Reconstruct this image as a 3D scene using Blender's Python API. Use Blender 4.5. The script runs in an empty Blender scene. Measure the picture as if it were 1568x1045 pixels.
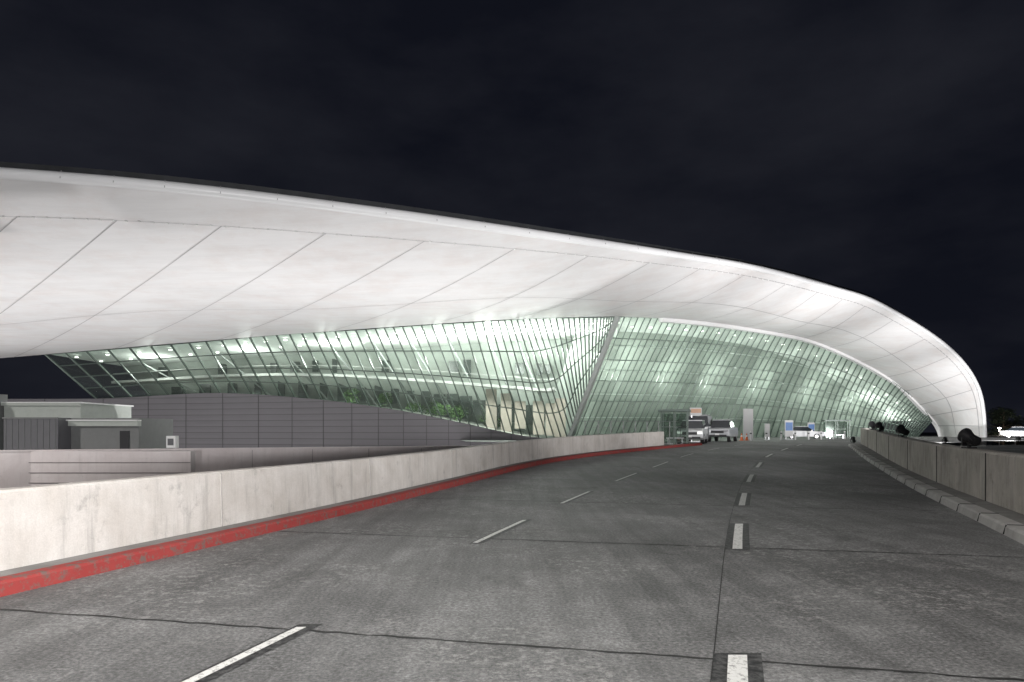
import bpy, bmesh, math, random
from mathutils import Vector, Matrix
random.seed(7)
S = bpy.context.scene
S.view_settings.view_transform='Standard'; S.view_settings.look='None'; S.view_settings.exposure=0
COL = S.collection

# ---------------------------------------------------------------- helpers
def empty(name, loc=(0,0,0), rot=0):
    e=bpy.data.objects.new(name,None); COL.objects.link(e); e.location=loc; e.rotation_euler=(0,0,rot); return e
def mesh(name, V, F, mat, parent=None, smooth=False, uv=None):
    me=bpy.data.meshes.new(name); me.from_pydata([tuple(v) for v in V],[],F); me.update()
    if mat: me.materials.append(mat)
    if smooth:
        for p in me.polygons: p.use_smooth=True
    o=bpy.data.objects.new(name,me); COL.objects.link(o)
    if parent: o.parent=parent
    return o
def bevel(o,w=.03,s=2):
    m=o.modifiers.new('b','BEVEL'); m.width=w; m.segments=s; m.limit_method='ANGLE'; return o
class B:
    def __init__(s): s.V=[]; s.F=[]
    def box(s,c,d,rz=0):
        cx,cy,cz=c; dx,dy,dz=[q/2 for q in d]; n=len(s.V); ca,sa=math.cos(rz),math.sin(rz)
        for X,Y,Z in [(-1,-1,-1),(1,-1,-1),(1,1,-1),(-1,1,-1),(-1,-1,1),(1,-1,1),(1,1,1),(-1,1,1)]:
            x,y=X*dx,Y*dy
            s.V.append((cx+x*ca-y*sa,cy+x*sa+y*ca,cz+Z*dz))
        s.F+=[(n,n+3,n+2,n+1),(n+4,n+5,n+6,n+7),(n,n+1,n+5,n+4),(n+1,n+2,n+6,n+5),(n+2,n+3,n+7,n+6),(n+3,n,n+4,n+7)]
        return s
    def bar(s,a,b,w,h=None,up=Vector((0,0,1))):
        h=h or w; a=Vector(a); b=Vector(b); t=(b-a)
        if t.length<1e-4: return s
        t.normalize()
        if abs(t.dot(up))>.98: up=Vector((0,1,0))
        r=t.cross(up).normalized(); u=r.cross(t); n=len(s.V)
        for p in (a,b):
            for i,j in ((-1,-1),(1,-1),(1,1),(-1,1)): s.V.append(tuple(p+r*w/2*i+u*h/2*j))
        s.F+=[(n,n+1,n+2,n+3),(n+7,n+6,n+5,n+4)]
        for k in range(4): s.F.append((n+k,n+4+k,n+4+(k+1)%4,n+(k+1)%4))
        return s
    def cyl(s,a,b,r1,r2=None,n=16):
        r2=r1 if r2 is None else r2; a=Vector(a); b=Vector(b); t=(b-a).normalized()
        up=Vector((0,0,1)) if abs(t.z)<.95 else Vector((0,1,0))
        r=t.cross(up).normalized(); u=r.cross(t); k=len(s.V)
        for p,R in ((a,r1),(b,r2)):
            for i in range(n):
                q=2*math.pi*i/n; s.V.append(tuple(p+r*R*math.cos(q)+u*R*math.sin(q)))
        for i in range(n): s.F.append((k+i,k+(i+1)%n,k+n+(i+1)%n,k+n+i))
        s.F.append(tuple(k+i for i in reversed(range(n)))); s.F.append(tuple(k+n+i for i in range(n)))
        return s
    def quad(s,a,b,c,d):
        n=len(s.V); s.V+=[tuple(a),tuple(b),tuple(c),tuple(d)]; s.F.append((n,n+1,n+2,n+3)); return s
    def obj(s,name,mat,parent=None,smooth=False): return mesh(name,s.V,s.F,mat,parent,smooth)

def cr(P,t):
    n=len(P)-1; t=max(0,min(n,t)); i=min(int(t),n-1); f=t-i
    p1=Vector(P[i]); p2=Vector(P[i+1])
    p0=Vector(P[i-1]) if i>0 else p1*2-p2
    p3=Vector(P[i+2]) if i+2<=n else p2*2-p1
    return .5*((2*p1)+(p2-p0)*f+(2*p0-5*p1+4*p2-p3)*f*f+(3*p1-p0-3*p2+p3)*f**3)
def interp(T):
    ys=[a for a,b in T]; xs=[b for a,b in T]; n=len(T)
    m=[]
    for i in range(n):
        if i==0: m.append((xs[1]-xs[0])/(ys[1]-ys[0]))
        elif i==n-1: m.append((xs[-1]-xs[-2])/(ys[-1]-ys[-2]))
        else: m.append((xs[i+1]-xs[i-1])/(ys[i+1]-ys[i-1]))
    def f(y):
        if y<=ys[0]: return xs[0]+m[0]*(y-ys[0])
        if y>=ys[-1]: return xs[-1]+m[-1]*(y-ys[-1])
        for i in range(n-1):
            if y<=ys[i+1]:
                h=ys[i+1]-ys[i]; t=(y-ys[i])/h
                return (2*t**3-3*t*t+1)*xs[i]+(t**3-2*t*t+t)*h*m[i]+(-2*t**3+3*t*t)*xs[i+1]+(t**3-t*t)*h*m[i+1]
    return f
def zr(y):
    t=max(0,min(1,(y-12)/38)); return .66*(3*t*t-2*t**3)

# ---------------------------------------------------------------- materials
class NT:
    def __init__(s,name):
        s.m=bpy.data.materials.new(name); s.m.use_nodes=True; s.t=s.m.node_tree; s.n=s.t.nodes; s.l=s.t.links
        s.b=s.n['Principled BSDF']; s.tc=s.n.new('ShaderNodeTexCoord'); s.src=s.tc.outputs['Object']
    def mapping(s,sc=(1,1,1),rot=(0,0,0)):
        m=s.n.new('ShaderNodeMapping'); m.inputs['Scale'].default_value=sc; m.inputs['Rotation'].default_value=rot
        s.l.new(s.src,m.inputs[0]); return m.outputs[0]
    def noise(s,scale,detail=6,rough=.6,vec=None,dist=0):
        n=s.n.new('ShaderNodeTexNoise'); n.inputs['Scale'].default_value=scale; n.inputs['Detail'].default_value=detail
        n.inputs['Roughness'].default_value=rough; n.inputs['Distortion'].default_value=dist
        s.l.new(vec if vec else s.src,n.inputs['Vector']); return n.outputs['Fac']
    def ramp(s,fac,stops):
        r=s.n.new('ShaderNodeValToRGB'); e=r.color_ramp.elements
        while len(e)<len(stops): e.new(.5)
        for k,(p,c) in enumerate(stops):
            e[k].position=p; e[k].color=(*c,1) if isinstance(c,tuple) else (c,c,c,1)
        s.l.new(fac,r.inputs[0]); return r.outputs[0]
    def mix(s,a,b,f,mode='MIX'):
        m=s.n.new('ShaderNodeMix'); m.data_type='RGBA'; m.blend_type=mode
        for sock,v in ((m.inputs[0],f),(m.inputs[6],a),(m.inputs[7],b)):
            if isinstance(v,(int,float)): sock.default_value=v
            elif isinstance(v,tuple): sock.default_value=(*v,1)
            else: s.l.new(v,sock)
        return m.outputs[2]
    def col(s,c):
        if isinstance(c,tuple): s.b.inputs['Base Color'].default_value=(*c,1)
        else: s.l.new(c,s.b.inputs['Base Color'])
    def bump(s,h,st=.3,d=.02):
        b=s.n.new('ShaderNodeBump'); b.inputs['Strength'].default_value=st; b.inputs['Distance'].default_value=d
        s.l.new(h,b.inputs['Height']); s.l.new(b.outputs[0],s.b.inputs['Normal'])
def simple(name,c,r=.6,metal=0,var=.15,sc=3):
    t=NT(name); n=t.noise(sc,3)
    t.col(t.mix(tuple(x*(1-var) for x in c),tuple(min(1,x*(1+var)) for x in c),n))
    t.b.inputs['Roughness'].default_value=r; t.b.inputs['Metallic'].default_value=metal; return t.m
def emis(name,c,s):
    t=NT(name); t.col((.1,.1,.1)); t.b.inputs['Emission Color'].default_value=(*c,1); t.b.inputs['Emission Strength'].default_value=s
    t.m.cycles.emission_sampling='NONE'; return t.m

def road_mat():
    t=NT('road_concrete_asphalt')
    big=t.noise(.22,4,.6,dist=.6); mid=t.noise(1.1,9,.72,dist=.5); fine=t.noise(30,5,.8); spk=t.noise(9,7,.85)
    along=t.noise(1.0,7,.7,vec=t.mapping((3.2,.16,1),(0,0,.29)))
    c=t.ramp(mid,[(.28,.090),(.5,.135),(.72,.205)])
    c=t.mix(c,t.ramp(big,[(.3,.65),(.5,.95),(.7,1.4)]),1,'MULTIPLY')
    c=t.mix(c,t.ramp(along,[(.3,.66),(.5,1.0),(.72,1.3)]),.9,'MULTIPLY')
    c=t.mix(c,t.ramp(fine,[(.35,.40),(.5,1.0),(.65,2.0)]),.9,'MULTIPLY')
    sp=t.ramp(spk,[(.52,0.),(.58,1.)]); pm=t.ramp(t.noise(.35,4,.65),[(.46,0.),(.58,1.)])
    m=t.mix(sp,pm,1,'MULTIPLY')
    c=t.mix(c,(.38,.375,.365),t.mix((0.,0.,0.),m,.65))
    dk=t.ramp(t.noise(18,3,.6),[(.29,1.),(.34,0.)])
    c=t.mix(c,(.02,.02,.02),t.mix((0.,0.,0.),dk,.7))
    st=t.ramp(t.noise(.8,5,.6,dist=1.0),[(.24,.45),(.36,1.)])
    c=t.mix(c,st,.9,'MULTIPLY')
    t.col(c); t.l.new(t.ramp(mid,[(.2,.55),(.8,.8)]),t.b.inputs['Roughness'])
    t.bump(fine,.5,.012); return t.m
def conc(name,c1,c2,stain=.5,streak=.5,sc=1.2):
    t=NT(name)
    a=t.noise(sc,8,.65,dist=.5); st=t.noise(1,6,.7,vec=t.mapping((5,5,.5))); f=t.noise(60,3,.7)
    c=t.mix(c1,c2,t.ramp(a,[(.35,0.),(.65,1.)]))
    c=t.mix(c,t.ramp(st,[(.25,.35),(.45,.9),(.7,1.08)]),streak,'MULTIPLY')
    c=t.mix(c,t.ramp(t.noise(2.7,9,.75),[(.3,.45),(.42,1.)]),stain,'MULTIPLY')
    c=t.mix(c,t.ramp(f,[(.3,.8),(.7,1.12)]),.5,'MULTIPLY')
    t.col(c); t.b.inputs['Roughness'].default_value=.85; t.bump(f,.25,.01); return t.m
def soffit_mat():
    t=NT('canopy_white_panels')
    a=t.noise(.09,4,.6,dist=.5); st=t.noise(.6,6,.7,vec=t.mapping((.25,1.4,.8),(0,0,.5)))
    c=t.mix((.76,.75,.755),(.83,.82,.82),a)
    c=t.mix(c,t.ramp(st,[(.3,.88),(.6,1.0)]),.7,'MULTIPLY')
    c=t.mix(c,t.ramp(t.noise(.35,7,.7),[(.35,(.93,.885,.865)),(.55,(1.,1.,1.))]),.7,'MULTIPLY')
    t.col(c); t.b.inputs['Roughness'].default_value=.6; return t.m
def glass_mat(name,tint,gl=.04,haze=.12):
    t=NT(name); n=t.n; l=t.l
    out=n['Material Output']; tr=n.new('ShaderNodeBsdfTransparent'); gs=n.new('ShaderNodeBsdfGlossy'); df=n.new('ShaderNodeBsdfDiffuse')
    at=n.new('ShaderNodeAttribute'); at.attribute_name='pane'
    cc=t.mix(tuple(x*.7 for x in tint),tint,at.outputs['Fac'])
    l.new(cc,tr.inputs[0]); gs.inputs['Roughness'].default_value=.05; gs.inputs['Color'].default_value=(.9,1,.95,1)
    df.inputs['Color'].default_value=(.5,.54,.51,1)
    m1=n.new('ShaderNodeMixShader'); m1.inputs[0].default_value=haze; l.new(tr.outputs[0],m1.inputs[1]); l.new(df.outputs[0],m1.inputs[2])
    lw=n.new('ShaderNodeLayerWeight'); lw.inputs['Blend'].default_value=.5
    pw=n.new('ShaderNodeMath'); pw.operation='POWER'; pw.inputs[1].default_value=4; l.new(lw.outputs['Facing'],pw.inputs[0])
    ad=n.new('ShaderNodeMath'); ad.operation='MULTIPLY_ADD'; ad.inputs[1].default_value=.8; ad.inputs[2].default_value=gl+.04; l.new(pw.outputs[0],ad.inputs[0])
    m2=n.new('ShaderNodeMixShader'); l.new(ad.outputs[0],m2.inputs[0]); l.new(m1.outputs[0],m2.inputs[1]); l.new(gs.outputs[0],m2.inputs[2])
    l.new(m2.outputs[0],out.inputs['Surface']); return t.m

M_road=road_mat()
M_barL=conc('barrier_concrete',(.48,.445,.41),(.60,.57,.54),.55,.65)
M_barR=conc('old_barrier_concrete',(.36,.33,.295),(.52,.485,.445),.8,.85)
M_kerb=conc('kerb_concrete',(.32,.31,.30),(.46,.45,.44),.6,.2)
M_walk=conc('walk_concrete',(.14,.135,.13),(.22,.215,.21),.7,0)
def redm():
    t=NT('red_kerb_paint'); w=t.noise(9,8,.75)
    c=t.mix((.24,.034,.032),(.31,.055,.05),t.noise(2,5)); c=t.mix((.14,.10,.09),c,t.ramp(w,[(.38,0.),(.50,1.)]))
    t.col(c); t.b.inputs['Roughness'].default_value=.85; t.b.inputs['Specular IOR Level'].default_value=.2; return t.m
M_red=redm()
def paintm():
    t=NT('white_road_paint'); w=t.noise(25,8,.8)
    t.col(t.mix((.16,.16,.16),(.64,.64,.62),t.ramp(w,[(.38,0.),(.48,1.)]))); t.b.inputs['Roughness'].default_value=.6; return t.m
M_paint=paintm()
def sealm():
    t=NT('black_contrast_paint'); w=t.noise(14,8,.8)
    t.col(t.mix((.08,.08,.08),(.014,.014,.015),t.ramp(w,[(.42,0.),(.54,1.)]))); t.b.inputs['Roughness'].default_value=.6; return t.m
M_seal=sealm()
M_joint=simple('joint_sealant',(.02,.02,.02),.7)
M_soff=soffit_mat(); M_lip=simple('canopy_edge_white',(.85,.85,.86),.4,0,.04,1)
M_seam=simple('panel_seam',(.42,.41,.42),.6)
M_dark=simple('dark_roof_edge',(.035,.037,.04),.5,0,.5,1.2)
M_roof=simple('roof_membrane',(.12,.12,.13),.8)
M_frame=simple('facade_mullion_metal',(.09,.115,.10),.4,.3)
M_frame2=simple('facade_mullion_pale',(.10,.13,.115),.4,.2)
M_glassL=glass_mat('facade_glass_clear',(.80,.90,.84),.03,.05)
M_glassR=glass_mat('facade_glass_green',(.66,.76,.69),.05,.12)
M_wall=simple('interior_wall',(.42,.45,.42),.8,0,.4,.3)
M_ceil=simple('interior_ceiling',(.8,.82,.8),.8,0,.1,.5)
M_peach=simple('peach_reflection_tone',(.42,.36,.32),.6)  # peach tone painted in for reflections at the west glass
M_white=simple('white_painted_metal',(.78,.78,.78),.4,0,.05)
M_strut=simple('strut_grey',(.30,.32,.31),.5)
M_black=simple('black_metal',(.035,.035,.038),.4,.2)
M_rub=simple('tyre_rubber',(.015,.015,.015),.8)
M_alu=simple('aluminium',(.5,.5,.52),.3,.9)
M_galv=simple('galvanised_rail',(.16,.16,.165),.5,.4)
M_cglass=simple('car_window_glass',(.02,.025,.03),.08)
M_leaf=simple('foliage_leaves',(.06,.12,.035),.7,0,.5,1.5)
M_leafd=simple('dark_foliage',(.035,.05,.03),.8,0,.5,.8)
M_trunk=simple('bark',(.08,.06,.045),.9)
M_lamp=emis('lamp_lens',(1,.98,.95),14)
M_ceill=emis('ceiling_downlight',(1,.98,.92),7)

# ---------------------------------------------------------------- world : night sky
W=bpy.data.worlds.new('World'); S.world=W; W.use_nodes=True; wt=W.node_tree; bg=wt.nodes['Background']
tc=wt.nodes.new('ShaderNodeTexCoord'); mp=wt.nodes.new('ShaderNodeMapping'); mp.inputs['Scale'].default_value=(1.2,1.2,3.0)
wt.links.new(tc.outputs['Generated'],mp.inputs[0])
nz=wt.nodes.new('ShaderNodeTexNoise'); nz.inputs['Scale'].default_value=2.2; nz.inputs['Detail'].default_value=6; nz.inputs['Roughness'].default_value=.55; wt.links.new(mp.outputs[0],nz.inputs['Vector'])
rp=wt.nodes.new('ShaderNodeValToRGB'); rp.color_ramp.elements[0].position=.36; rp.color_ramp.elements[0].color=(.0052,.0060,.0102,1)
rp.color_ramp.elements[1].position=.74; rp.color_ramp.elements[1].color=(.0155,.0165,.0225,1)
wt.links.new(nz.outputs['Fac'],rp.inputs[0]); wt.links.new(rp.outputs[0],bg.inputs['Color']); bg.inputs['Strength'].default_value=1

# ---------------------------------------------------------------- camera
cam=bpy.data.cameras.new('camera'); co=bpy.data.objects.new('camera',cam); COL.objects.link(co)
co.location=(0,0,1.6); co.rotation_euler=(math.pi/2,0,0); cam.lens=24; cam.sensor_width=36; cam.shift_y=(660-522.5)/1568
cam.clip_start=.1; cam.clip_end=5000; S.camera=co

# ---------------------------------------------------------------- ground + road
g=mesh('ground',[(-2500,-800,-5.5),(2500,-800,-5.5),(2500,3000,-5.5),(-2500,3000,-5.5)],[(0,1,2,3)],conc('ground_asphalt',(.05,.05,.052),(.08,.08,.08),.5,0,.1))

laneR=interp([(4.6,1.52),(10.3,3.41),(15.8,5.35),(21.5,7.5),(26.8,9.67),(32.4,12.1),(38,15),(50,21.6)])
laneL=interp([(4.34,-2.05),(10.8,-.2),(16.2,1.52),(21.5,3.5),(26.8,5.7),(33.5,8.6),(40,12.0),(50,17.6)])
barL=interp([(7.05,-5.29),(9.77,-4.55),(13.5,-3.55),(18.3,-2.25),(27.2,.55),(33.4,3.7),(40.4,8.5)])
kerbR=interp([(9.55,7.16),(12.9,8.55),(18.5,10.8),(26,13.9),(32,16.4),(40,19.9)])
barR=interp([(11.8,8.8),(24,13.75),(43,22.0)])

V=[];F=[]; ys=[-16+i*.5 for i in range(int((44+16)/.5)+1)]; NC=8
for y in ys:
    a=barL(y)-.1; b=barR(y)+.1
    for k in range(NC+1): V.append((a+(b-a)*k/NC,y,zr(y)))
for i in range(len(ys)-1):
    for k in range(NC):
        n=i*(NC+1)+k; F.append((n,n+1,n+NC+2,n+NC+1))
base=len(V); far=[(44,10.8,22.6),(50,4,30),(60,-4,42),(75,-6,62),(100,-6,92),(135,-6,120)]
for y,a,b in far:
    for k in range(NC+1): V.append((a+(b-a)*k/NC,y+(.001 if y==44 else 0),zr(y)))
for i in range(len(far)-1):
    for k in range(NC):
        n=base+i*(NC+1)+k; F.append((n,n+1,n+NC+2,n+NC+1))
road=mesh('road',V,F,M_road)
bb=B()
for i in range(0,len(ys)-4,4):
    y0,y1=ys[i],ys[i+4]
    bb.quad((barL(y0)-.35,y0,zr(y0)-.05),(barL(y1)-.35,y1,zr(y1)-.05),(barL(y1)-.35,y1,-1.3),(barL(y0)-.35,y0,-1.3))
    bb.quad((barL(y0)-.35,y0,-1.3),(barL(y1)-.35,y1,-1.3),(barR(y1)+.4,y1,-1.3),(barR(y0)+.4,y0,-1.3))
bb.obj('deck_girder',M_barR,road)

def sweep(fx,y0,y1,prof,step=.5,off=0,dz=0,closed=True):
    V=[];F=[]; n=int((y1-y0)/step)+1; m=len(prof)
    for i in range(n):
        y=y0+(y1-y0)*i/(n-1); x=fx(y); e=.01; t=Vector((fx(y+e)-fx(y-e),2*e)).normalized(); nx,ny=t.y,-t.x
        for o,z in prof: V.append((x+nx*(o+off),y+ny*(o+off),zr(y)+z+dz))
    for i in range(n-1):
        for k in range(m if closed else m-1):
            k2=(k+1)%m; F.append((i*m+k,i*m+k2,(i+1)*m+k2,(i+1)*m+k))
    if closed: F.append(tuple(range(m))); F.append(tuple((n-1)*m+k for k in reversed(range(m))))
    return V,F
def curb_prof(h,w,side=1): return [(0,.0),(-.02*side,h-.03),(-.05*side,h),(-(w-.03)*side,h),(-w*side,h-.03),(-w*side,-.6)]
V,F=sweep(barL,-16,41.5,curb_prof(.98,.3)); bl=mesh('concrete_parapet_wall',V,F,M_barL)
jb=B()
for y in [-3,1.6,6.0,10.35,15.1,20,25,30,35,39]:
    x=barL(y); jb.bar((x+.003,y,zr(y)+.15),(x-.017,y,zr(y)+.96),.010,.010)
jb.obj('expansion_joints',simple('grey_joint',(.24,.23,.22)),bl)
V,F=sweep(barL,-16,44,[(0,-.05),(0,.15),(.27,.148),(.27,-.05)]); mesh('sidewalk',V,F,M_walk)
V,F=sweep(barL,-16,46,[(.272,-.05),(.272,.150),(.45,.146),(.475,.12),(.49,-.05)]); kr=mesh('red_kerb',V,F,M_red)
V,F=sweep(kerbR,-16,44,[(0,-.05),(.03,.12),(.07,.15),(.30,.155),(.30,-.05)]); kk=mesh('kerb',V,F,M_kerb)
jb=B(); y=-12
while y<42:
    x=kerbR(y); jb.bar((x+.0,y,zr(y)+.01),(x+.045,y,zr(y)+.152),.015,.012); jb.bar((x+.06,y,zr(y)+.156),(x+.3,y-.1,zr(y)+.16),.015,.01); y+=1.5
jb.obj('kerb_joints',M_joint,kk)
V=[];F=[]
for i,y in enumerate(ys): V+=[(kerbR(y)+.28,y,zr(y)+.145),(barR(y)+.05,y,zr(y)+.17)]
for i in range(len(ys)-1): n=i*2; F.append((n,n+1,n+3,n+2))
mesh('sidewalk',V,F,M_walk)
V,F=sweep(barR,-16,43.5,[(0,-.5),(0,1.13),(.03,1.17),(.37,1.17),(.40,1.13),(.40,-.5)]); br=mesh('concrete_barrier',V,F,M_barR)
jb=B()
for y in [-6,0,5,9.5,13.9,18.4,23,28,33,38]:
    x=barR(y); jb.bar((x-.002,y,zr(y)+.16),(x-.002,y,zr(y)+1.14),.02,.02)
jb.obj('expansion_joints',M_joint,br)

def ribbon(fx,y0,y1,w,dz,bl,off=0,step=.4):
    n=max(2,int((y1-y0)/step)+1)
    P=[]
    for i in range(n):
        y=y0+(y1-y0)*i/(n-1); x=fx(y); P.append(((x+off-w/2,y,zr(y)+dz),(x+off+w/2,y,zr(y)+dz)))
    for i in range(n-1): bl.quad(P[i][0],P[i][1],P[i+1][1],P[i+1][0])
mk=B(); ct=B()
for a,b in [(-3.6,-1.1),(2.3,4.85),(9.2,11.7),(14.5,17.1),(20.2,22.8),(26,28.6),(32,34.6),(38,40.6),(44.5,47)]:
    ribbon(laneR,a,b,.135,.009,mk); ribbon(laneR,a-.02,b+.05,.34,.005,ct)
for a,b in [(2.6,5.54),(9.7,12.2),(14.9,17.5),(20.5,23.4),(26,29),(32,34.8),(38,40.6),(44.5,47)]:
    ribbon(laneL,a,b,.08,.009,mk)
    ribbon(laneL,a-.02,b+.1,.19,.005,ct,off=.02)
mk.obj('lane_marking',M_paint); ct.obj('contrast_marking',M_seal)
jt=B()
ribbon(lambda y:laneR(y)-.17,-14,43,.009,.0045,jt,step=.4)
def cross(y0,w=.02):
    xa=barL(y0+1.6)+.5; xb=kerbR(y0-1.2); xc=laneR(y0)
    P=[]
    for i in range(81):
        x=xa+(xb-xa)*i/80; y=y0-(x-xc)*.22+random.uniform(-.014,.014)
        P.append((x,y,zr(y)+.0042,w*random.uniform(.4,1.4)))
    for i in range(80):
        a=P[i];b=P[i+1]; jt.quad((a[0],a[1]-a[3]/2,a[2]),(b[0],b[1]-b[3]/2,b[2]),(b[0],b[1]+b[3]/2,b[2]),(a[0],a[1]+a[3]/2,a[2]))
for y0 in [-1,4.75,9.35,14.4,19.8,25.5,31.5,37]: cross(y0,.022+.0022*max(0,y0))
jt.obj('pavement_joints',M_joint)

# ---------------------------------------------------------------- terminal building
T=empty('terminal_building')
O=[(-80,26,12.8),(-36.8,30,13.6),(-24,32,13.5),(-15.7,34,13.42),(-6.7,38,13.5),(2.8,44,13.92),(12.0,51,14.6),(20.9,58,15.2),(31.2,67,15.5),(40.6,75,15.2),(55.4,87,12.1),(64.6,95,7.8),(68.0,98.5,2.0),(68.2,99.2,-3)]
I=[(-200,96,6),(-153,95,7),(-97.7,90,8.9),(-64.6,84,10.4),(-36.7,76,11.4),(-11.6,66,11.65),(3,63,12.0),(14.5,66.5,12.55),(29.5,80,13.3),(41,90,12.9),(56,102,9.6),(64.5,107.5,5.2),(69.5,111,1.6),(70.2,111.6,-3)]
NU=260; NV=14; n_=len(O)-1
def soff(u,v):
    o=cr(O,u); i=cr(I,u); p=o.lerp(i,v); k=math.sin(math.pi*v)
    foot=max(0,min(1,(u-9)/3))
    p.z-=.7*k*(1-foot); p.x+=-1.2*k*foot; p.y-=1.0*k*foot
    return p
V=[];F=[]
for a in range(NU+1):
    for b in range(NV+1): V.append(soff(n_*a/NU,b/NV))
for a in range(NU):
    for b in range(NV):
        n=a*(NV+1)+b; F.append((n,n+1,n+NV+2,n+NV+1))
mesh('canopy_soffit',V,F,M_soff,T,True)
V=[];F=[]
for a in range(NU+1):
    for b in range(NV+1):
        p=soff(n_*a/NU,b/NV).copy(); v=b/NV; p.z+=.5+1.2*v; p.y+=.3; V.append(p)
for a in range(NU):
    for b in range(NV):
        n=a*(NV+1)+b; F.append((n,n+NV+1,n+NV+2,n+1))
mesh('canopy_roof',V,F,M_roof,T,True)
def frame(u):
    e=.02; o=cr(O,u); t=(cr(O,min(n_,u+e))-cr(O,max(0,u-e))).normalized(); a=(o-soff(u,.06)); a=(a-t*a.dot(t)).normalized(); n=a.cross(t)
    if n.z<0 and u<8: n=-n
    return o,t,a,n
def edge(name,prof,u0,u1,mat,smooth,N=240):
    V=[];F=[];m=len(prof); last=None
    for i in range(N+1):
        o,t,a,n=frame(u0+(u1-u0)*i/N)
        if last and n.dot(last)<0: n=-n
        last=n
        for pa,pn in prof: V.append(o+a*pa+n*pn)
    for i in range(N):
        for k in range(m): k2=(k+1)%m; F.append((i*m+k,i*m+k2,(i+1)*m+k2,(i+1)*m+k))
    return mesh(name,V,F,mat,T,smooth)
edge('edge_beam',[(.10+.24*math.cos(q),.15+.27*math.sin(q)) for q in [2*math.pi*k/14 for k in range(14)]],0,n_-.3,M_lip,True)
edge('roof_gutter',[(-.5,.34),(.12,.40),(.12,.70),(-.5,.70)],0,9.6,M_dark,False)
jb=B()
u=.6
while u<12.4:
    o,t,a,n=frame(u)
    if n.z<-.2: n=-n
    jb.bar(o+a*.34+n*.0,o+a*.25+n*.40,.03,.03); u+=.28
jb.obj('edge_joints',M_seam,T)
sb=B()
def sofn(u,v):
    e=.01; n=(soff(u+e,v)-soff(u-e,v)).cross(soff(u,min(1,v+e))-soff(u,max(0,v-e))).normalized()
    if n.dot(Vector((8,20,1.6))-soff(u,v))<0: n=-n
    return n
def seam(uv,w=.06):
    P=[]
    for k in range(len(uv)-1):
        (u0,v0),(u1,v1)=uv[k],uv[k+1]
        m=24 if len(uv)<5 else 4
        for i in range(m if k<len(uv)-2 else m+1):
            f=i/m; u=u0+(u1-u0)*f; v=v0+(v1-v0)*f; P.append((soff(u,v)+sofn(u,v)*.03,sofn(u,v)))
    for i in range(len(P)-1):
        a,b=P[i][0],P[i+1][0]; t=(b-a)
        if t.length<1e-5: continue
        t.normalize(); ww=w*max(1,P[i][0].length/55); r=t.cross(P[i][1]).normalized()*ww/2; sb.quad(a-r,a+r,b+r,b-r)
u=1.2
while u<12.6:
    seam([(u,.07),(u-.15,1)],.05); u+=.52 if u<7 else .45
seam([(0.2+.3*k,.07) for k in range(42)],.05)
seam([(0.2+.3*k,.50+.03*math.sin(k)) for k in range(42)],.05)
sb.obj('panel_seams',M_seam,T)
cb=B(); u=.5
while u<11:
    p=soff(u,.07)+sofn(u,.07)*.05; cb.box(p,(.09,.09,.04)); u+=.07
cb.obj('seam_clips',M_white,T)
rb=B()
for k in range(60):
    a=cr(I,7+5.4*k/60); b=cr(I,7+5.4*(k+1)/60); rb.bar(a,b,.5,.7)
rb.obj('inner_rim_beam',M_white,T)

TL=[(-56,82,10.75),(-36.7,76.3,11.35),(-24,71,11.6),(-15.5,67.8,11.6),(-9,65.5,11.7),(-2.5,64,11.85),(1.6,63.3,12.0),(5.6,63.5,12.1),(8.4,63.8,12.2),(9.9,64,12.3)]
BL=[(-52.3,86,5.6),(-35.6,82,6.07),(-22.7,78,5.2),(-13,74,3.9),(-5.7,71,2.5),(.4,69,1.2),(5.6,68,.6),(6.8,67,4.3),(8.2,65.5,7.9),(9.85,64.05,12.1)]
TR=[(9.9,64,12.3),(18,69.5,12.9),(27,77.5,13.35),(38.4,88,13.2),(51.7,99,10.9),(62.5,106,6.6),(67,109,3.2)]
BR=[(5.6,68,.6),(12.6,73,.6),(21.5,81,.6),(35,93,.6),(51,106,.6),(62,112,.6),(67,113,.6)]
def facade(nm,Tp,Bp,NM,NR,glass,fr,bulge,mw):
    k=len(Tp)-1
    def P(u,v):
        p=cr(Tp,u*k).lerp(cr(Bp,u*k),v)
        b=math.sin(math.pi*v)*bulge*min(1,u*6,(1-u)*6); p.y+=b; return p
    me=bpy.data.meshes.new(nm+'_glass'); V=[];F=[];R=[]
    for a in range(NM):
        for b in range(NR):
            # each pane sits very slightly out of true, as real glazing does
            n=len(V); j=[Vector((0,random.uniform(-.015,.015),0)) for _ in range(4)]
            V+=[P(a/NM,b/NR)+j[0],P((a+1)/NM,b/NR)+j[1],P((a+1)/NM,(b+1)/NR)+j[2],P(a/NM,(b+1)/NR)+j[3]]; F.append((n,n+1,n+2,n+3)); R.append(random.random())
    me.from_pydata([tuple(v) for v in V],[],F); me.materials.append(glass)
    at=me.attributes.new('pane','FLOAT','FACE')
    for i,r in enumerate(R): at.data[i].value=r
    o=bpy.data.objects.new(nm+'_glass',me); COL.objects.link(o); o.parent=T
    f=B(); out=Vector((0,-1,0))
    for a in range(NM+1):
        for b in range(NR):
            f.bar(P(a/NM,b/NR)+out*.1,P(a/NM,(b+1)/NR)+out*.1,mw,mw*2.2,out)
    f.obj(nm+'_mullions',fr,T)
    f=B()
    for b in range(NR+1):
        for a in range(NM): f.bar(P(a/NM,b/NR)+out*.12,P((a+1)/NM,b/NR)+out*.12,mw*.9,mw*.9,out)
    f.obj(nm+'_transoms',fr,T)
    return P
PL=facade('west_facade',TL,BL,60,4,M_glassL,M_frame,.0,.115)
PR=facade('east_facade',TR,BR,66,6,M_glassR,M_frame2,1.2,.085)
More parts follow.
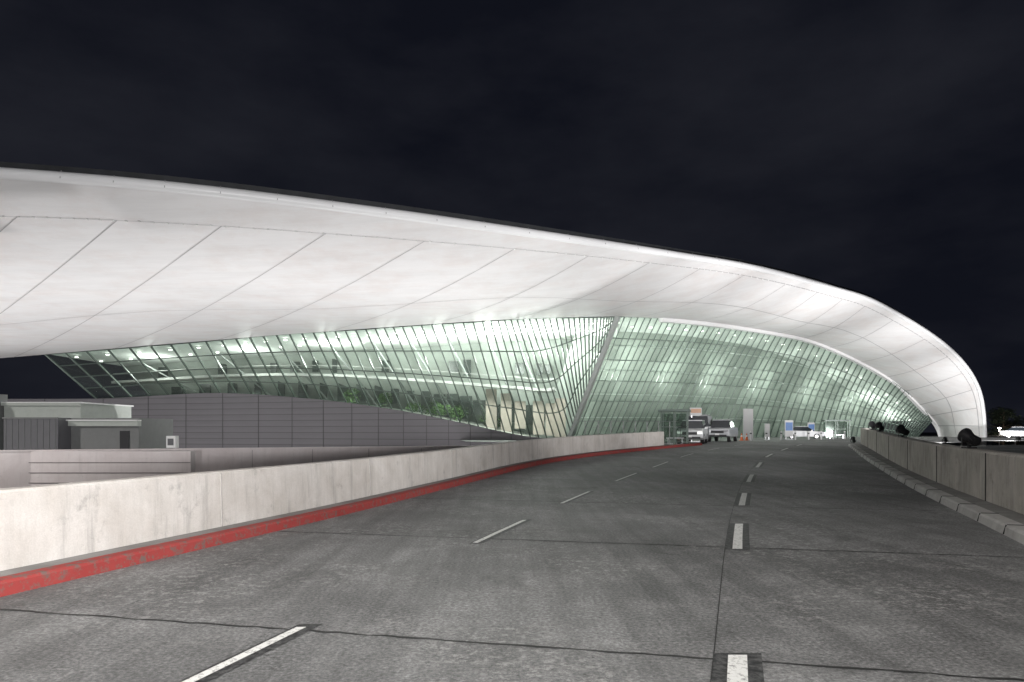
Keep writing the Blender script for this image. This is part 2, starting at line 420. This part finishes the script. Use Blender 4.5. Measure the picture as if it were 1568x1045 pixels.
cb=B(); cb.bar((9.9,63.7,12.3),(5.6,67.7,.6),.35,.45); cb.obj('corner_column',simple('corner_steel',(.4,.43,.41),.4),T)

def loft(nm,f1,f2,mat,N=40,flip=False):
    V=[];F=[]
    for i in range(N+1): V+=[f1(i/N),f2(i/N)]
    for i in range(N): n=2*i; F.append((n,n+1,n+3,n+2))
    return mesh(nm,V,F,mat,T,True)
bk=Vector((2,13,0)); bkR=Vector((-3,9,0))
loft('west_ceiling',lambda u:PL(u,0)+Vector((0,.3,.1)),lambda u:PL(u,0)+bk+Vector((0,0,-.2)),M_ceil)
loft('west_backwall',lambda u:PL(u,0)+bk,lambda u:PL(u,1)+bk+Vector((0,0,-1)),M_wall)
loft('west_floor',lambda u:PL(u*.66,1)+Vector((0,.2,-.05)),lambda u:PL(u*.66,1)+bk,simple('interior_floor',(.35,.35,.33),.4))
loft('east_ceiling',lambda u:PR(u,0)+Vector((0,.3,.1)),lambda u:PR(u,0)+bkR,M_ceil)
loft('east_backwall',lambda u:PR(u,0)+bkR,lambda u:PR(u,1)+bkR+Vector((0,0,-1)),M_wall)
st=B(); dl=B()
for i in range(13):
    u=.04+i*.073
    a=PL(u,0)+Vector((0,8,0)); b=PL(min(1,u+.03),.98)+Vector((0,9,0))
    if u<.63: st.bar(a,b,.16)
for i in range(40):
    for j in range(2):
        u=(i+.5)/40; p=PL(u,0)+Vector((.5,2.2+j*5,-.25)); dl.cyl(p,p+Vector((0,0,.08)),.2,.2,8)
for i in range(22):
    u=(i+.5)/22; p=PR(u,0)+Vector((-.8,4,-.35)); dl.cyl(p,p+Vector((0,0,.08)),.2,.2,8)
st.obj('interior_struts',M_strut,T); dl.obj('ceiling_downlights',M_ceill,T)
mz=B()
for i in range(40):
    u0,u1=i/60,(i+1)/60
    a=PL(u0,.52)+Vector((1,8,0)); b=PL(u1,.52)+Vector((1,8,0)); mz.bar(a,b,2.4,.3)
    mz.bar(a+Vector((0,-1.2,1.1)),b+Vector((0,-1.2,1.1)),.06)
mz.obj('mezzanine',simple('mezzanine_concrete',(.4,.4,.39),.6),T)
mz=B()
for i in range(24):
    u=.03+i*.027; p=PL(u,.78)+Vector((1.5,11.6,0)); mz.box(tuple(p),(random.uniform(.8,1.6),.2,random.uniform(1.6,2.4)))
    p=PL(u,.3)+Vector((1.8,12.0,0))
    if random.random()<.6: mz.box(tuple(p),(random.uniform(.6,1.4),.2,random.uniform(1.0,2.0)))
mz.obj('interior_openings',simple('dark_opening',(.05,.06,.055),.3),T)
tr=B()
for j in range(1,5):
    for i in range(40):
        a=PR(i/40,j/5)+Vector((-.3,1.6,0)); b=PR((i+1)/40,j/5)+Vector((-.3,1.6,0)); tr.bar(a,b,.12)
tr.obj('interior_trusses',M_white,T)
pn=B()
for u in (.53,.56,.60,.63,.655,.5):
    p=PL(u,.75)+Vector((1,7,0)); h=random.uniform(2.5,5); pn.box((p.x,p.y,p.z-.5),(1.2,.2,h))
pn.obj('peach_reflection_boxes',M_peach,T)  # peach boxes stand in for reflections, no real partitions
def leaves(bl,c,r,n,s=.18):
    for _ in range(n):
        d=Vector((random.gauss(0,1),random.gauss(0,1),random.gauss(0,1))).normalized()*random.random()**.4
        p=Vector(c)+Vector((d.x*r[0],d.y*r[1],d.z*r[2])); a=Vector((random.uniform(-1,1),random.uniform(-1,1),random.uniform(-1,1))).normalized()*s; b=a.orthogonal().normalized()*s*random.uniform(.5,1)
        bl.quad(p-a,p-b*.6,p+a,p+b*.6)
lf=B()
for i in range(9):
    u=random.uniform(.2,.5); p=PL(u,1)+Vector((1,random.uniform(4,8),random.uniform(.4,1.0))); leaves(lf,p,(random.uniform(.8,1.5),.8,random.uniform(.6,1.0)),150)
lf.obj('indoor_plants',M_leaf,T)
def point(loc,e,c=(1,.99,.96),r=.5,nm='lamp'):
    L=bpy.data.lights.new(nm,'POINT'); L.energy=e; L.color=c; L.shadow_soft_size=r; o=bpy.data.objects.new(nm,L); COL.objects.link(o); o.location=loc; o.parent=T; return o
for u,e in ((.05,1000),(.14,1100),(.24,1200),(.34,1200),(.43,1200),(.52,1500),(.6,1700),(.68,1400)):
    p=PL(u,.25)+Vector((1,5.5,0)); point(p,e,nm='interior_light')
point(PL(.8,.3)+Vector((1,7,-.5)),1200,nm='interior_light')
for u,e in ((.06,950),(.18,1100),(.3,1100),(.42,1100),(.54,1100),(.66,1000),(.78,800),(.9,400)):
    p=PR(u,.4)+Vector((-1.5,4.2,0)); point(p,e,c=(1,1,.97),nm='interior_light')

def podm():
    t=NT('podium_cladding'); w=t.n.new('ShaderNodeTexWave'); w.wave_type='BANDS'; w.bands_direction='Z'; w.inputs['Scale'].default_value=.45; w.inputs['Distortion'].default_value=0
    t.l.new(t.src,w.inputs[0]); c=t.mix((.11,.104,.113),(.14,.132,.143),t.noise(.15,5)); c=t.mix(c,t.ramp(w.outputs['Fac'],[(.0,.55),(.06,1.)]),1,'MULTIPLY'); t.col(c); t.b.inputs['Roughness'].default_value=.5
    t.bump(w.outputs['Fac'],.4,.05); return t.m
M_pod=podm()
PW=[(-75,84.5,5.6),(-51.5,84.5,5.6)]+[(BL[i][0]-.2,BL[i][1]-.5,BL[i][2]+.05) for i in range(1,7)]
V=[];F=[];N=120
for i in range(N+1):
    p=cr(PW,(len(PW)-1)*i/N); V+=[p,(p.x,p.y,-5.6),(p.x,p.y+1.2,p.z)]
for i in range(N):
    n=3*i; F+=[(n,n+3,n+4,n+1),(n,n+2,n+5,n+3)]
mesh('podium_wall',V,F,M_pod,T)
vb=B()
for i in range(0,N,6):
    p=cr(PW,(len(PW)-1)*i/N); vb.bar((p.x,p.y-.03,p.z),(p.x,p.y-.03,-5),.05,.05)
vb.obj('podium_joints',simple('podium_joint',(.05,.05,.052)),T)

# ---------------------------------------------------------------- lower pale walls / service building
M_pale=conc('pale_painted_concrete',(.58,.52,.52),(.66,.61,.61),.25,.2,.6)
M_gbox=simple('grey_cladding',(.12,.12,.13),.5)
M_pgr=simple('pale_green_render',(.42,.45,.42),.6)
M_gry=simple('annex_render',(.17,.175,.175),.6)
pw=empty('boundary_wall')
b=B(); b.box((-12.7,38.4,-2.4),(45,.4,6.0),.42); b.obj('wall_body',M_pale,pw)
b=B(); b.box((-12.7,38.4,.63),(45.1,.5,.07),.42); b.obj('coping',M_pale,pw)
b=B()
for k in range(14):
    s=-21+k*3.2; cx=-12.7+s*math.cos(.42)+.205*math.sin(.42); cy=38.4+s*math.sin(.42)-.205*math.cos(.42); b.box((cx,cy,-2.4),(.025,.02,5.9),.42)
b.obj('panel_joints',simple('groove_grey',(.25,.23,.23)),pw)
pw2=empty('retaining_wall')
b=B(); b.box((-21,33.6,-2.45),(10.6,.5,6.1)); b.obj('wall_body',M_pale,pw2)
b=B()
for z in (.05,-.45,-.95): b.box((-21,33.33,z),(10.6,.03,.035))
b.obj('wall_grooves',simple('groove',(.2,.18,.18)),pw2)
sv=empty('service_building')
b=B(); b.box((-25.8,40,-1.2),(4.2,5,8.6)); b.obj('upper_block',M_pgr,sv)
b=B(); b.box((-25.6,36.9,-.9),(2.9,1.2,6.4)); bevel(b.obj('grey_block',M_gbox,sv),.03)
b=B()
for k in range(9): b.box((-26.9+k*.33,36.28,-.9),(.015,.02,6.2))
b.box((-25.6,36.27,2.28),(2.94,.06,.08)); b.obj('cladding_ribs',M_gry,sv)
b=B(); b.box((-22.4,39.3,-1.2),(3.9,3.8,7.0)); b.obj('annex',M_gry,sv)
b=B(); b.box((-22.4,37.3,2.0),(4.1,.35,.28)).box((-25.8,37.4,3.06),(4.3,.15,.16)); b.obj('fascia',M_pgr,sv)
b=B(); b.box((-22.4,37.2,2.17),(4.15,.5,.06)).box((-25.8,40,3.14),(4.4,5.2,.08)); b.obj('coping',M_white,sv)
b=B(); b.box((-21.2,37.36,.75),(.5,.06,1.7)); b.obj('door',M_black,sv)
b=B(); b.box((-18.4,37.0,1.0),(.5,.4,.65)); bevel(b.obj('meter_box',M_white,sv),.02)
b=B(); b.box((-18.4,36.78,1.0),(.3,.04,.36)); b.obj('meter_grille',M_gbox,sv)
b=B(); b.box((-29.6,36.4,0),(3.2,3,7.2)); b.obj('stair_tower',M_gry,sv)
b=B(); b.box((-29.6,34.85,2.9),(3.0,.12,.25)).box((-29.6,34.85,1.3),(3.0,.12,.12)).box((-29.6,34.85,.1),(3,.12,.12)).box((-28.2,34.85,1),(.12,.14,5)).box((-28.9,34.85,1),(.07,.14,5)); b.obj('window_frames',M_white,sv)
b=B(); b.box((-29.6,34.88,1.2),(2.9,.04,3)); b.obj('stair_glazing',M_cglass,sv)

# ---------------------------------------------------------------- floodlights: barrier row plus added fills
def barrier_or_added_flood(x,y,z,target,energy,ang=95,sc=.85,bl=1):
    e=empty('barrier_or_added_flood',(x,y,z)); d=(Vector(target)-Vector((x,y,z+.25))).normalized(); c=Vector((0,0,.30))
    side=d.cross(Vector((0,0,1))).normalized()
    b=B(); b.box((0,0,.02),(.26,.26,.04)); b.bar((0,0,.02),(0,0,.1),.07); b.bar(side*-.24+Vector((0,0,.08)),side*.24+Vector((0,0,.08)),.03); b.bar(side*-.23+Vector((0,0,.07)),side*-.23+c,.03); b.bar(side*.23+Vector((0,0,.07)),side*.23+c,.03)
    b.obj('bracket',M_black,e)
    b=B(); b.cyl(c-d*.30,c-d*.10,.10,.12,20); b.cyl(c-d*.10,c+d*.12,.12,.20,20); b.cyl(c+d*.12,c+d*.18,.205,.205,20)
    for k in range(4): b.cyl(c-d*(.27-.05*k),c-d*(.255-.05*k),.135,.135,20)
    b.obj('housing',M_black,e)
    b=B(); b.cyl(c+d*.181,c+d*.19,.18,.18,20); b.obj('lens',M_lamp,e)
    L=bpy.data.lights.new('flood_beam','SPOT'); L.energy=energy; L.spot_size=math.radians(ang); L.spot_blend=bl; L.shadow_soft_size=.3; L.color=(1,.985,.98)
    o=bpy.data.objects.new('flood_beam',L); COL.objects.link(o); o.location=c+d*.25; o.parent=e; o.rotation_euler=d.to_track_quat('-Z','Y').to_euler()
    e.scale=(sc,sc,sc)
def onbar(y): return barR(y)+.2, y, zr(y)+1.17
for y,t,en,an in ((-12,(-24,32,15),22000,80),(-4,(-14,34,15),13000,85),(5,(-8,38,17),8500,85),(15.9,(2,56,20),15000,80),(25.5,(8,60,18),13000,80),(33.5,(18,62,18),14000,80),(37.5,(28,70,17),19000,80)):
    x,y_,z=onbar(y); barrier_or_added_flood(x,y_,z,t,en,ang=an)
for x,y,t,en in ((33,52,(43,82,14),30000),(46,62,(58,96,9),34000),(60,76,(66,103,5),18000),(27,54,(30,72,16),9000)): barrier_or_added_flood(x,y,.66,t,en,ang=90)  # plaza floods added to brighten the far soffit and its right leg
for x,y,t,en in ((-60,44,(-66,56,12),6000),(-46,42,(-52,54,12),5500),(-34,46,(-37,54,12),5000),(-20,46,(-22,52,12),5000),(-10,48,(-10,54,12),4800),(-2,54,(1,56,12.5),5200),(-72,66,(-72,74,11),4200),(-54,66,(-54,72,11),3600),(-36,64,(-36,70,11),3000)):
    barrier_or_added_flood(x,y,-5.48,t,en,ang=168,bl=.5)  # hidden lower-level floods, added to even out the soffit light

def street_or_added_lamp(x,y,z,hd,en,s=-1):
    e=empty('street_or_added_lamp',(x,y,z)); b=B(); b.cyl((0,0,0),(0,0,hd),.11,.06,14); b.cyl((0,0,0),(0,0,.5),.16,.15,14); b.cyl((0,0,hd-.1),(s*1.8,0,hd+.15),.045,.04,10); b.obj('pole',M_alu,e)
    b=B(); b.box((s*2.1,0,hd+.16),(.8,.32,.14)); bevel(b.obj('head',M_alu,e),.03)
    b=B(); b.box((s*2.1,0,hd+.08),(.6,.24,.02)); b.obj('lens',M_lamp,e)
    L=bpy.data.lights.new('lamp_light','SPOT'); L.energy=en; L.spot_size=math.radians(165); L.spot_blend=.6; L.shadow_soft_size=.5; L.color=(1,.97,.93)
    o=bpy.data.objects.new('lamp_light',L); COL.objects.link(o); o.location=(s*2.1,0,hd); o.parent=e
street_or_added_lamp(barR(-8)+3,-8,-1.3,13,6000)  # unseen lamp added behind the camera to light road and parapet
street_or_added_lamp(barL(-4)-1,-4,-5.5,17,13500,1)  # off-frame lamp added on the left to brighten the right barrier
street_or_added_lamp(-34,20,-5.5,15,15000,1)  # another added lamp out of view, lifts the pale lower walls

# ---------------------------------------------------------------- vehicles
def wheel(b,x,y,z,r,w): b.cyl((x-w/2,y,z),(x+w/2,y,z),r,r,20)
def prism(name,prof,w,mat,parent,taper=0,bev=.05):
    V=[];n=len(prof); zs=[z for y,z in prof]; z0,z1=min(zs),max(zs)
    for s in (-1,1):
        for y,z in prof: V.append((s*(w/2-taper*(z-z0)/(z1-z0)),y,z))
    F=[tuple(range(n)),tuple(n+k for k in reversed(range(n)))]+[(k,k+n,(k+1)%n+n,(k+1)%n) for k in range(n)]
    o=mesh(name,V,F,mat,parent); bevel(o,bev,2); return o
def vehicle(name,kind,loc,rot,color,lights=False):
    e=empty(name,loc,rot); paint=simple(name+'_paint',color,.25,.1,.03)
    if kind=='suv':
        prism('body',[(-2.35,.42),(-2.4,.75),(-2.3,.98),(-1.35,1.12),(2.2,1.15),(2.38,.9),(2.38,.42),(1.9,.3),(-1.9,.3)],1.9,paint,e,.06,.06)
        prism('cabin',[(-1.3,1.1),(-.55,1.68),(1.85,1.7),(2.25,1.12)],1.8,M_cglass,e,.2,.04)
        prism('roof',[(-.65,1.66),(-.5,1.74),(1.8,1.76),(1.95,1.68)],1.5,paint,e,.05,.03)
    elif kind=='pickup':
        prism('body',[(-2.75,.5),(-2.78,.95),(-2.6,1.12),(-1.5,1.22),(2.7,1.25),(2.75,.55),(2.2,.42),(-2.2,.42)],1.98,paint,e,.05,.06)
        prism('cabin',[(-1.45,1.2),(-.75,1.86),(.85,1.88),(1.0,1.22)],1.82,M_cglass,e,.2,.04)
        prism('roof',[(-.85,1.84),(-.7,1.92),(.8,1.94),(.92,1.86)],1.5,paint,e,.05,.03)
    elif kind=='van':
        prism('body',[(-2.7,.45),(-2.75,.9),(-2.55,1.15),(-1.9,1.35),(2.7,1.35),(2.75,.5),(2.2,.36),(-2.2,.36)],2.0,paint,e,.04,.06)
        prism('cabin',[(-1.95,1.33),(-1.15,2.2),(2.6,2.3),(2.72,1.33)],1.95,M_cglass,e,.14,.05)
        prism('roof',[(-1.2,2.14),(-1.0,2.32),(2.5,2.4),(2.66,2.2)],1.76,paint,e,.05,.05)
        b=B()
        for s in (-1,1):
            for yy in (-.9,.4,1.6,2.62): b.box((s*.93,yy,1.78),(.06,.12,.85))
        b.obj('pillars',paint,e)
    else:
        prism('body',[(-2.2,.35),(-2.25,.62),(-2.1,.8),(-1.1,.92),(1.6,.98),(2.2,.95),(2.28,.5),(1.8,.25),(-1.8,.25)],1.78,paint,e,.05,.06)
        prism('cabin',[(-1.15,.9),(-.35,1.4),(.95,1.42),(1.7,.96)],1.66,M_cglass,e,.2,.04)
        prism('roof',[(-.45,1.38),(-.3,1.45),(.9,1.46),(1.05,1.4)],1.3,paint,e,.05,.03)
    yf={'suv':-2.4,'pickup':-2.78,'van':-2.75,'sedan':-2.25}[kind]; zb={'suv':.75,'pickup':.85,'van':.85,'sedan':.58}[kind]; wx=.82; r=.37 if kind!='sedan' else .31
    b=B()
    for s in (-1,1):
        for yy in (yf+.95,-yf-.9): wheel(b,s*wx,yy,r,r,.24)
    b.obj('tyres',M_rub,e)
    b=B()
    for s in (-1,1):
        for yy in (yf+.95,-yf-.9): wheel(b,s*(wx+.115),yy,r,r*.6,.03)
    b.obj('rims',M_alu,e)
    b=B(); b.box((0,yf-.01,zb),(1.05,.08,.2)); b.box((0,yf-.0,zb-.3),(1.5,.1,.12)); b.obj('grille',M_black,e)
    b=B()
    for s in (-1,1): b.box((s*.7,yf+.03,zb+.06),(.34,.12,.16))
    b.obj('headlights',emis(name+'_headlight',(1,1,.95),1.2) if lights else M_alu,e)
    b=B(); b.box((0,yf-.06,zb-.2),(.34,.02,.14)); b.obj('plate',M_white,e)
    b=B()
    for s in (-1,1): b.box((s*1.05,yf+1.45,zb+.4),(.2,.12,.15))
    b.obj('mirrors',paint,e)
    return e
vehicle('suv','suv',(13.5,51,.66),-.35,(.75,.76,.77),lights=True)
vehicle('passenger_van','van',(16.1,59,.66),-.35,(.28,.29,.30))
vehicle('pickup_truck','pickup',(18.5,60,.66),-.45,(.5,.51,.53))
vehicle('sedan_car','sedan',(33.8,79,.66),1.2,(.5,.5,.52))
vehicle('sedan_car','sedan',(66,88.5,.66),1.0,(.5,.5,.52),lights=True)

# ---------------------------------------------------------------- street furniture
def shelter(x,y,w,d,h,rot=-.3):
    e=empty('bus_shelter',(x,y,zr(y)),rot); b=B()
    for sx in (-1,0,1):
        for sy in (-1,1): b.box((sx*w/2,sy*d/2,h/2),(.08,.08,h))
    b.box((0,d/2,.15),(w,.05,.08)).box((0,d/2,h*.55),(w,.05,.06)).box((-w/2,0,h*.55),(.05,d,.06)).box((w/2,0,h*.55),(.05,d,.06)); b.obj('frame',M_frame,e)
    b=B(); b.box((0,0,h+.08),(w+.4,d+.4,.16)); bevel(b.obj('roof',M_frame2,e),.03)
    b=B(); b.box((0,d/2,h/2),(w-.1,.015,h-.2)).box((-w/2,0,h/2),(.015,d-.1,h-.2)); b.obj('glazing',M_glassL,e)
    b=B(); b.box((0,d/4,.45),(w*.7,.35,.06)).box((-w*.28,d/4,.22),(.05,.3,.42)).box((w*.28,d/4,.22),(.05,.3,.42)); b.obj('bench',M_alu,e)
shelter(11.2,47,1.7,1.5,2.25); shelter(39,82,2.6,1.5,2.1)
def sign(nm,x,y,w,h,z0,mat,band=None,rot=0):
    e=empty(nm,(x,y,zr(y)),rot); b=B(); b.box((0,0,z0+(h-z0)/2),(w,.22,h-z0)); bevel(b.obj('panel',mat,e),.02)
    b=B(); b.box((-w*.35,0,z0/2),(.07,.07,z0+.02)).box((w*.35,0,z0/2),(.07,.07,z0+.02)).box((0,0,.02),(w,.35,.04)); b.obj('posts',M_alu,e)
    if band: b=B(); b.box((0,-.115,z0+(h-z0)*.62),(w*.86,.012,(h-z0)*.5)); b.obj('graphic',band,e)
M_blue=simple('blue_graphic',(.08,.16,.35),.5,0,.4,6); M_or=simple('orange_graphic',(.4,.22,.13),.5,0,.3,5)
M_sign=simple('sign_panel',(.42,.42,.42),.5,0,.05)
sign('totem_sign',24.2,70,1.0,3.2,.1,M_sign)
sign('information_sign',15.6,58,1.0,2.9,2.2,M_sign,M_or)
sign('poster_stand',30.4,75,.9,2.1,.3,M_sign,M_blue); sign('poster_stand',34.6,79,.8,1.9,.3,M_sign,M_blue); sign('poster_stand',26.9,72,.5,1.7,.3,M_sign)
def bollard(x,y):
    e=empty('bollard',(x,y,zr(y))); b=B(); b.cyl((0,0,0),(0,0,.85),.09,.09,14); b.cyl((0,0,.85),(0,0,.92),.09,.05,14); b.obj('post',M_sign,e)
    b=B(); b.cyl((0,0,.62),(0,0,.74),.094,.094,14); b.obj('band',M_black,e)
for i in range(9): bollard(20.5+i*2.2,63+i*1.9)
def cone(x,y):
    e=empty('traffic_cone',(x,y,zr(y))); b=B(); b.box((0,0,.02),(.38,.38,.04)); b.cyl((0,0,.04),(0,0,.7),.14,.03,16); b.obj('body',simple('cone_orange',(.6,.13,.03),.5),e)
    b=B(); b.cyl((0,0,.38),(0,0,.5),.092,.073,16); b.obj('band',M_white,e)
cone(22.2,66); cone(22.9,66.6)
rl=B(); pts=[(4.6+i*.9,43+i*.6) for i in range(9)]
for i,(x,y) in enumerate(pts):
    rl.box((x,y,zr(y)+.8),(.04,.04,1.6))
    if i: rl.bar((pts[i-1][0],pts[i-1][1],zr(y)+1.6),(x,y,zr(y)+1.6),.03); rl.bar((pts[i-1][0],pts[i-1][1],zr(y)+1.2),(x,y,zr(y)+1.2),.02)
rl.obj('railing',M_galv)
side=mesh('side_road',[(barR(-10)+.5,-10,.35),(40,-10,.35),(60,58,.6),(barR(43)+.6,43,.6)],[(0,1,2,3)],M_road)
rl=B()
for i in range(22):
    x=20+i*1.9; y=26+i*1.7; rl.box((x,y,1.0),(.05,.05,1.0))
    if i: rl.bar((x-1.9,y-1.7,1.5),(x,y,1.5),.05); rl.bar((x-1.9,y-1.7,1.1),(x,y,1.1),.03)
rl.obj('railing',M_galv)
# ---------------------------------------------------------------- trees far right
def tree(x,y,z,h,sp):
    e=empty('pine_tree',(x,y,z)); b=B(); b.cyl((0,0,0),(.2,0,h*.9),.3,.06,8)
    for k in range(10):
        a=random.uniform(0,6.28); zz=h*random.uniform(.35,.9); b.cyl((0,0,zz),(math.cos(a)*sp*.7,math.sin(a)*sp*.7,zz+.6),.09,.03,5)
    b.obj('trunk',M_trunk,e); b=B()
    for k in range(18):
        a=random.uniform(0,6.28); zz=h*random.uniform(.38,1); rr=sp*(1.15-zz/h)*random.uniform(.3,1)+.2
        leaves(b,(math.cos(a)*rr,math.sin(a)*rr,zz),(sp*.38,sp*.38,.9),90,.3)
    b.obj('crown',M_leafd,e)
for i in range(12):
    tree(101+i*5+random.uniform(-1.5,1.5),148+random.uniform(-6,12),-5.5,random.uniform(10.5,13.5),random.uniform(3.5,4.8))
for x,y in ((98.5,138),(101,137),(104.5,138)):
    e=empty('street_or_added_lamp',(x,y,-5.5)); b=B(); b.cyl((0,0,0),(0,0,7.6),.12,.07,8); b.obj('pole',M_alu,e); b=B(); b.box((0,0,7.65),(.5,.3,.15)); b.obj('lens',M_lamp,e)
    L=bpy.data.lights.new('lamp_light','POINT'); L.energy=500; L.shadow_soft_size=.3; L.color=(1,.9,.75); o=bpy.data.objects.new('lamp_light',L); COL.objects.link(o); o.location=(0,-.5,7.3); o.parent=e
print('done')
